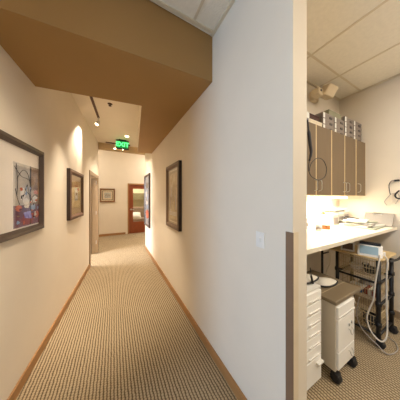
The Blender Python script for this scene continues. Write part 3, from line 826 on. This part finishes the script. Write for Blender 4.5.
# tall white drawer tower
t = thing('drawer_tower', 'tall white tower of shallow drawers beside the door jamb', 'drawer unit', (1.235, 0.90, 0))
w_, d_ = 0.21, 0.20
tw = MB(); tw.box(-w_, w_, d_ - 0.008, d_, 0.03, 0.76); tw.box(-w_, -w_ + .012, -d_, d_ - .008, 0.03, 0.76); tw.box(w_ - .012, w_, -d_, d_ - .008, 0.03, 0.76); tw.box(-w_ + .012, w_ - .012, -d_, d_ - .008, 0.745, 0.76); tw.box(-w_ + .012, w_ - .012, -d_, d_ - .008, 0.03, 0.045)
tw.build('body', M['white'], t, bevel=0.002)
for k in range(6):
    z0 = 0.742 - 0.084 * (k + 1)
    dr = MB().box(-w_ + .014, w_ - .014, -d_ - 0.012, d_ - .02, z0 + .004, z0 + .080).build('drawer', M['drawer'], t, bevel=0.004)
    MB().prism([(0.02, -d_ - 0.012), (0.03, -d_ - 0.022), (0.16, -d_ - 0.022), (0.17, -d_ - 0.012)], z0 + .022, z0 + .030).build('handle', M['white'], dr, bevel=0.002)
dr = MB().box(-w_ + .014, w_ - .014, -d_ - 0.012, d_ - .02, 0.05, 0.234).build('drawer', M['drawer'], t, bevel=0.004)
MB().box(w_ - 0.09, w_ - 0.02, -d_ - 0.034, -d_ - 0.012, 0.190, 0.204).build('handle', M['white'], dr, bevel=0.002)
for sx_ in (-1, 1):
    for sy_ in (-1, 1):
        MB().lathe([(0.018, 0), (0.022, 0.03)], sx_ * (w_ - .03), sy_ * (d_ - .03), 12).build('foot', M['rubber'], t)

# white cart with taupe top
t = thing('drawer_cart', 'low white rolling drawer cart with overhanging taupe top', 'cart', (1.675, 0.83, 0))
w_, d_ = 0.155, 0.195
bd = MB(); bd.box(-w_, -w_ + .016, -d_, d_, 0.095, 0.62); bd.box(w_ - .016, w_, -d_, d_, 0.095, 0.62); bd.box(-w_ + .016, w_ - .016, d_ - .012, d_, 0.095, 0.62); bd.box(-w_ + .016, w_ - .016, -d_, d_ - .012, 0.095, 0.107); bd.box(-w_ + .016, w_ - .016, -d_, d_ - .012, 0.60, 0.62)
bd.build('body', M['greycart'], t, bevel=0.003)
tp = MB(); tp.box(-0.172, 0.290, -0.207, 0.207, 0.621, 0.650)
tpo = tp.build('top', M['taupe_top'], t, bevel=0.006)
M['taupe_line'] = mat('top_groove', (176, 158, 128), 0.5)
MB().box(-0.13, 0.285, -0.092, -0.086, 0.650, 0.6508).build('groove', M['taupe_line'], tpo)
for (z0, z1, hz) in ((0.500, 0.597, None), (0.245, 0.495, 0.345), (0.109, 0.240, 0.170)):
    dr = MB().box(-w_ + .018, w_ - .018, -d_ - 0.014, d_ - .03, z0, z1).build('drawer', M['drawer'], t, bevel=0.003)
    if hz:
        y_ = -d_ - 0.014
        for xo in (0.0,):
            MB().tube(smooth_path([(0.03, y_, hz + .03), (0.03, y_ - .010, hz + .028), (0.04, y_ - .016, hz - .005), (0.065, y_ - .016, hz - .012), (0.082, y_ - .012, hz + .012), (0.082, y_, hz + .03)], 5), 0.003, 7).build('handle', M['chrome'], dr)
        if hz > .2: MB().tube([(0.035, y_ - .004, hz + .075), (0.035, y_ - .004, hz + .055)], 0.005).tube([(0.075, y_ - .004, hz + .085), (0.075, y_ - .004, hz + .065)], 0.005).build('clip', M['chrome'], dr)
    else:
        MB().box(-w_ + .018, w_ - .018, -d_ - 0.020, -d_ - 0.014, z0 + .012, z0 + .026).build('handle', M['white'], dr, bevel=0.003)
for sx_ in (-1, 1):
    for sy_ in (-1, 1):
        caster(t, sx_ * (w_ - .02), sy_ * (d_ - .02), r=0.036)

# padded teardrop covers
M['pad'] = mat('pale_pad_fabric', (222, 214, 198), 0.8, var=0.05, bump=0.2, bscale=60)
def teardrop(name, label, loc, L, W, rz, tilt):
    t = thing(name, label, 'pad', loc, rz, 'pale pads with black edging')
    n = 28; out = []
    for k in range(n):
        q = 2 * PI * k / n
        x = math.cos(q); y = math.sin(q) * (1 - 0.62 * (0.5 + 0.5 * x))
        out.append((x * L / 2, y * W))
    b_ = MB(); vs = []; fs = []; rings = 5
    for s in range(rings):
        sc = 1 - s / rings; hz = 0.012 + 0.034 * (1 - sc ** 2)
        vs += [(x * sc, y * sc, hz) for x, y in out]
    vs.append((0, 0, 0.046))
    vs += [(x, y, 0.004) for x, y in out]
    base = rings * n + 1
    for s in range(rings - 1):
        for k in range(n):
            l = (k + 1) % n
            fs.append((s * n + k, s * n + l, (s + 1) * n + l, (s + 1) * n + k))
    for k in range(n):
        l = (k + 1) % n
        fs.append(((rings - 1) * n + k, (rings - 1) * n + l, rings * n))
        fs.append((base + k, base + l, l, k))
    fs.append(tuple(base + k for k in range(n - 1, -1, -1)))
    b_.add(vs, fs, 0, True)
    p = b_.build('cushion', M['pad'], t)
    e = MB().tube([(x * 1.01, y * 1.01, 0.010) for x, y in out], 0.0065, 8, closed=True).build('edging', M['rubber'], t)
    tag(e, 'black edging')
    t.rotation_euler = (tilt[0], tilt[1], rz)
    return t
pd1 = teardrop('padded_cover', 'pale teardrop pad with black edging lying on the taupe cart top', (1.755, 0.815, 0.652), 0.25, 0.105, -0.35, (0, 0))
pd2 = teardrop('padded_cover', 'pale teardrop pad with black edging lying on the white drawer tower', (1.425, 0.80, 0.764), 0.24, 0.085, -0.25, (0, 0))
tag(MB().tube(smooth_path([(1.405, 0.735, 0.768), (1.40, 0.745, 0.82), (1.392, 0.75, 0.89)], 5), [0.008] * 6 + [0.004] * 5, 8).build('antenna', M['rubber']), 'short black antenna-like rod rising from the drawer tower', 'rod')

# ---- black wire-basket cart
CX, CY = 2.46, 0.765
t = thing('utility_cart', 'black-framed rolling cart with wire baskets under the counter', 'cart', (CX, CY, 0))
hx, hy = 0.185, 0.165
for sx_ in (-1, 1):
    for sy_ in (-1, 1):
        p = MB(); zt = 0.845 if sx_ < 0 else 0.80
        p.tube([(sx_ * hx, sy_ * hy, 0.075), (sx_ * hx, sy_ * hy, zt)], 0.017, 12)
        for z in (0.20, 0.40, 0.62): p.lathe([(0.022, z), (0.024, z + .01), (0.024, z + .03), (0.022, z + .04)], sx_ * hx, sy_ * hy, 12)
        p.build('post', M['black'], t)
        caster(t, sx_ * hx, sy_ * hy, r=0.034)
M['birch'] = mat('pale_birch_board', (214, 186, 136), 0.5, var=0.06, scale=5, stretch=(2, 12, 2))
def rrect(x0, x1, y0, y1, r=0.04, n=5):
    out = []
    for (cx, cy, a0) in ((x1 - r, y1 - r, 0), (x0 + r, y1 - r, 90), (x0 + r, y0 + r, 180), (x1 - r, y0 + r, 270)):
        for k in range(n + 1):
            q = math.radians(a0 + 90 * k / n); out.append((cx + r * math.cos(q), cy + r * math.sin(q)))
    return out
MB().prism(rrect(-0.222, 0.215, -0.20, 0.27), 0.846, 0.862).build('top_board', M['birch'], t, bevel=0.003)
M['brass_wire'] = mat('tan_coated_wire', (204, 180, 138), 0.4, 0.2, var=0.05)
for (z0, z1) in ((0.665, 0.825), (0.43, 0.60), (0.13, 0.27)):
    b_ = MB(); xa, xb, ya, yb = -0.20, 0.17, -0.145, 0.145
    if z0 < .6: xa = -0.16
    for k, z in enumerate((z0, z0 + (z1 - z0) * .5, z1)):
        b_.tube([(xa, ya, z), (xb, ya, z), (xb, yb, z), (xa, yb, z)], 0.0034 if k < 2 else 0.0048, 6, closed=True)
    ny = 14; nx = 15
    for k in range(ny + 1):
        y = ya + (yb - ya) * k / ny
        b_.tube([(xa, y, z1), (xa, y, z0), (xb, y, z0), (xb, y, z1)], 0.0022, 5)
    for k in range(nx + 1):
        x = xa + (xb - xa) * k / nx
        b_.tube([(x, ya, z1), (x, ya, z0), (x, yb, z0), (x, yb, z1)], 0.0022, 5)
    b_.build('basket', M['brass_wire'], t)
for (p0, p1) in [((-hx, -hy, z), (hx, -hy, z)) for z in (0.615, 0.40, 0.11)] + [((-hx, hy, z), (hx, hy, z)) for z in (0.615, 0.40, 0.11)] + [((s * hx, -hy, z), (s * hx, hy, z)) for s in (-1, 1) for z in (0.615, 0.11)]:
    MB().tube([p0, p1], 0.011).build('rail', M['black'], t)
hb = MB().tube(smooth_path([(hx - .16, -hy - .018, 0.80), (hx - .02, -hy - .04, 0.80), (hx + .07, -hy - .05, 0.815), (hx + .15, -hy - .05, 0.835)], 5), 0.011, 10)
hb.build('handle', M['black'], t)
MB().tube([(hx + .02, -hy - .062, 0.805), (hx + .05, -hy - .064, 0.812)], 0.008).build('handle_button', AM['violet'], t)

# devices on the cart
M['screen_dark'] = mat('dark_screen', (96, 76, 62), 0.25, var=0.05)
M['screen_blue'] = mat('pale_blue_panel', (146, 172, 186), 0.3, var=0.05)
M['device'] = mat('white_device_plastic', (236, 232, 226), 0.4, var=0.02)
t = thing('patient_monitor', 'small cream monitor with dark screen on the wire-basket cart', 'monitor', (2.335, 0.858, 0.8625), math.radians(-72))
pm = MB(); pm.prism([(-0.05, 0), (0.05, 0), (0.045, 0.095), (-0.012, 0.095)], -0.058, 0.058, M=Matrix(((0, 0, 1, 0), (1, 0, 0, 0), (0, 1, 0, 0), (0, 0, 0, 1))))
pmo = pm.build('body', M['device'], t, bevel=0.008)
sm = MB()
sm.add([(-0.043, -0.0458, 0.02), (0.043, -0.0458, 0.02), (0.043, -0.0188, 0.085), (-0.043, -0.0188, 0.085), (-0.043, -0.0400, 0.02), (0.043, -0.0400, 0.02), (0.043, -0.013, 0.085), (-0.043, -0.013, 0.085)], [(0, 1, 2, 3), (7, 6, 5, 4), (0, 4, 5, 1), (1, 5, 6, 2), (2, 6, 7, 3), (3, 7, 4, 0)])
sm.build('screen', M['screen_dark'], t)
t = thing('infusion_monitor', 'larger white monitor with pale blue panel and black carry handle on the cart', 'monitor', (2.335, 0.678, 0.8625), math.radians(-76))
pm = MB(); pm.prism([(-0.075, 0), (0.07, 0), (0.065, 0.10), (-0.01, 0.10)], -0.09, 0.09, M=Matrix(((0, 0, 1, 0), (1, 0, 0, 0), (0, 1, 0, 0), (0, 0, 0, 1))))
pm.build('body', M['device'], t, bevel=0.010)
sm = MB()
sm.add([(-0.072, -0.0660, 0.022), (0.060, -0.0660, 0.022), (0.060, -0.0205, 0.092), (-0.072, -0.0205, 0.092), (-0.072, -0.0575, 0.020), (0.060, -0.0575, 0.020), (0.060, -0.012, 0.090), (-0.072, -0.012, 0.090)], [(0, 1, 2, 3), (7, 6, 5, 4), (0, 4, 5, 1), (1, 5, 6, 2), (2, 6, 7, 3), (3, 7, 4, 0)])
sm.build('panel', M['screen_blue'], t)
MB().box(-0.078, 0.078, 0.0, 0.04, 0.101, 0.130).build('carry_handle', M['black'], t, bevel=0.008)
MB().box(0.092, 0.108, -0.03, 0.03, 0.02, 0.05).build('connector', M['device'], t, bevel=0.003)

# white hoses hanging down the cart
hz = MB()
hz.tube(smooth_path([(2.30, 0.600, 0.885), (2.262, 0.585, 0.89), (2.240, 0.590, 0.82), (2.236, 0.612, 0.62), (2.236, 0.625, 0.46), (2.232, 0.655, 0.34), (2.228, 0.668, 0.25), (2.226, 0.640, 0.15), (2.232, 0.585, 0.095), (2.26, 0.553, 0.11), (2.30, 0.548, 0.20), (2.315, 0.556, 0.45), (2.315, 0.556, 0.70), (2.312, 0.548, 0.84), (2.318, 0.566, 0.884)], 6), 0.0065, 8)
tag(hz.build('white_hose', M['wire']), 'long white hose looping down the front of the wire-basket cart', 'hose')
hz = MB().tube(smooth_path([(2.215, 0.720, 0.44), (2.212, 0.735, 0.34), (2.214, 0.74, 0.24), (2.212, 0.71, 0.15), (2.21, 0.66, 0.10), (2.215, 0.60, 0.06), (2.23, 0.53, 0.012), (2.36, 0.50, 0.009), (2.47, 0.53, 0.009), (2.52, 0.60, 0.009)], 6), 0.0045, 8)
tag(hz.build('grey_hose', M['wiregrey']), 'thin grey hose trailing from the cart onto the carpet', 'hose')
# basket contents
M['blue'] = mat('blue_carton', (66, 104, 148), 0.5, var=0.1)
M['redbox'] = mat('brick_red_carton', (150, 74, 48), 0.5, var=0.1)
zb = 0.4365
t = thing('carton', 'blue and white carton in the middle basket of the cart', 'box', (2.40, 0.80, zb))
MB().box(-0.06, 0.06, -0.06, 0.06, 0, 0.05).build('body', M['blue'], t, bevel=0.003)
MB().box(-0.061, 0.061, -0.061, 0.061, 0.034, 0.052).build('lid', M['paper'], t)
t = thing('carton', 'brick red carton in the middle basket of the cart', 'box', (2.42, 0.685, zb))
MB().box(-0.07, 0.07, -0.045, 0.045, 0, 0.055).build('body', M['redbox'], t, bevel=0.003)
MB().box(-0.0705, 0.0705, -0.015, 0.015, 0.001, 0.0555).build('tape', M['cream'], t)
def coil(name, label, cx, cy, z, r, turns, m, rad=0.006):
    c = MB(); pts = []
    rnd = random.Random(int(cx * 1000 + cy * 100))
    for k in range(turns * 14):
        q = 2 * PI * k / 14
        rr = r * (1 + 0.12 * math.sin(q * 1.7 + cx * 9)); pts.append((cx + rr * math.cos(q), cy + rr * math.sin(q) * .85, z + rad + (2 * rad * 1.02) * k / 14 + 0.0))
    c.tube(pts, rad, 7, closed=False)
    return tag(c.build(name, m), label, 'cable', 'coiled cables in the cart baskets')
coil('cable_coil', 'coil of white cable in the upper basket of the cart', 2.38, 0.80, 0.6725, 0.055, 5, M['wire'], 0.005)
coil('cable_coil', 'coil of black cable in the upper basket of the cart', 2.37, 0.68, 0.6725, 0.05, 5, M['black'], 0.005)
coil('cable_coil', 'coil of black cable in the lowest basket of the cart', 2.40, 0.69, 0.137, 0.06, 7, M['black'], 0.006)
coil('cable_coil', 'coil of cream cable in the lowest basket of the cart', 2.40, 0.83, 0.137, 0.055, 6, M['cream'], 0.006)
coil('cable_coil', 'coil of grey cable in the middle basket of the cart', 2.545, 0.77, zb, 0.06, 6, M['wiregrey'], 0.006)

hz = MB().tube(smooth_path([(2.222, 0.86, 0.50), (2.214, 0.84, 0.40), (2.212, 0.80, 0.30), (2.214, 0.77, 0.24), (2.212, 0.79, 0.20), (2.212, 0.83, 0.24), (2.213, 0.84, 0.34), (2.214, 0.79, 0.44), (2.213, 0.75, 0.36)], 6), 0.005, 7)
tag(hz.build('thin_white_cable', M['wire']), 'thin white cable hanging in crossed loops on the side of the lower baskets', 'cable')
t = thing('power_brick', 'black power brick in the upper basket between the cable coils', 'power brick', (2.50, 0.76, 0.6725), 0.2)
MB().box(-0.05, 0.05, -0.03, 0.03, 0, 0.04).build('body', M['black'], t, bevel=0.006)
MB().box(-0.03, 0.03, -0.018, 0.018, 0.04, 0.0408).build('label', M['paper'], t)

# thin black pole standing in for the cart's far-left post
t = thing('far_post_stand', 'thin black pole standing in for the far-left post of the wire-basket cart', 'stand', (2.19, 1.045, 0))
MB().tube([(0, 0, 0.03), (0, 0, 0.93)], 0.012, 12).build('pole', M['black'], t)
for k in range(4):
    q = PI / 4 + k * PI / 2
    MB().tube([(0, 0, 0.045), (0.07 * math.cos(q), 0.07 * math.sin(q), 0.012)], 0.010, 10).build('foot', M['black'], t)
MB().tube([(-0.02, -0.02, 0.80), (0.05, -0.055, 0.82)], 0.007, 8).build('arm', M['black'], t)
wr = MB()
wr.tube(smooth_path([(2.215, 0.99, 0.835), (2.235, 0.985, 0.80), (2.225, 0.985, 0.68), (2.20, 1.01, 0.56), (2.225, 0.98, 0.44), (2.215, 1.01, 0.30)], 6), 0.008, 7)
tag(wr.build('power_cable', M['cream']), 'cream cord hanging between the far post and the cart', 'cord')
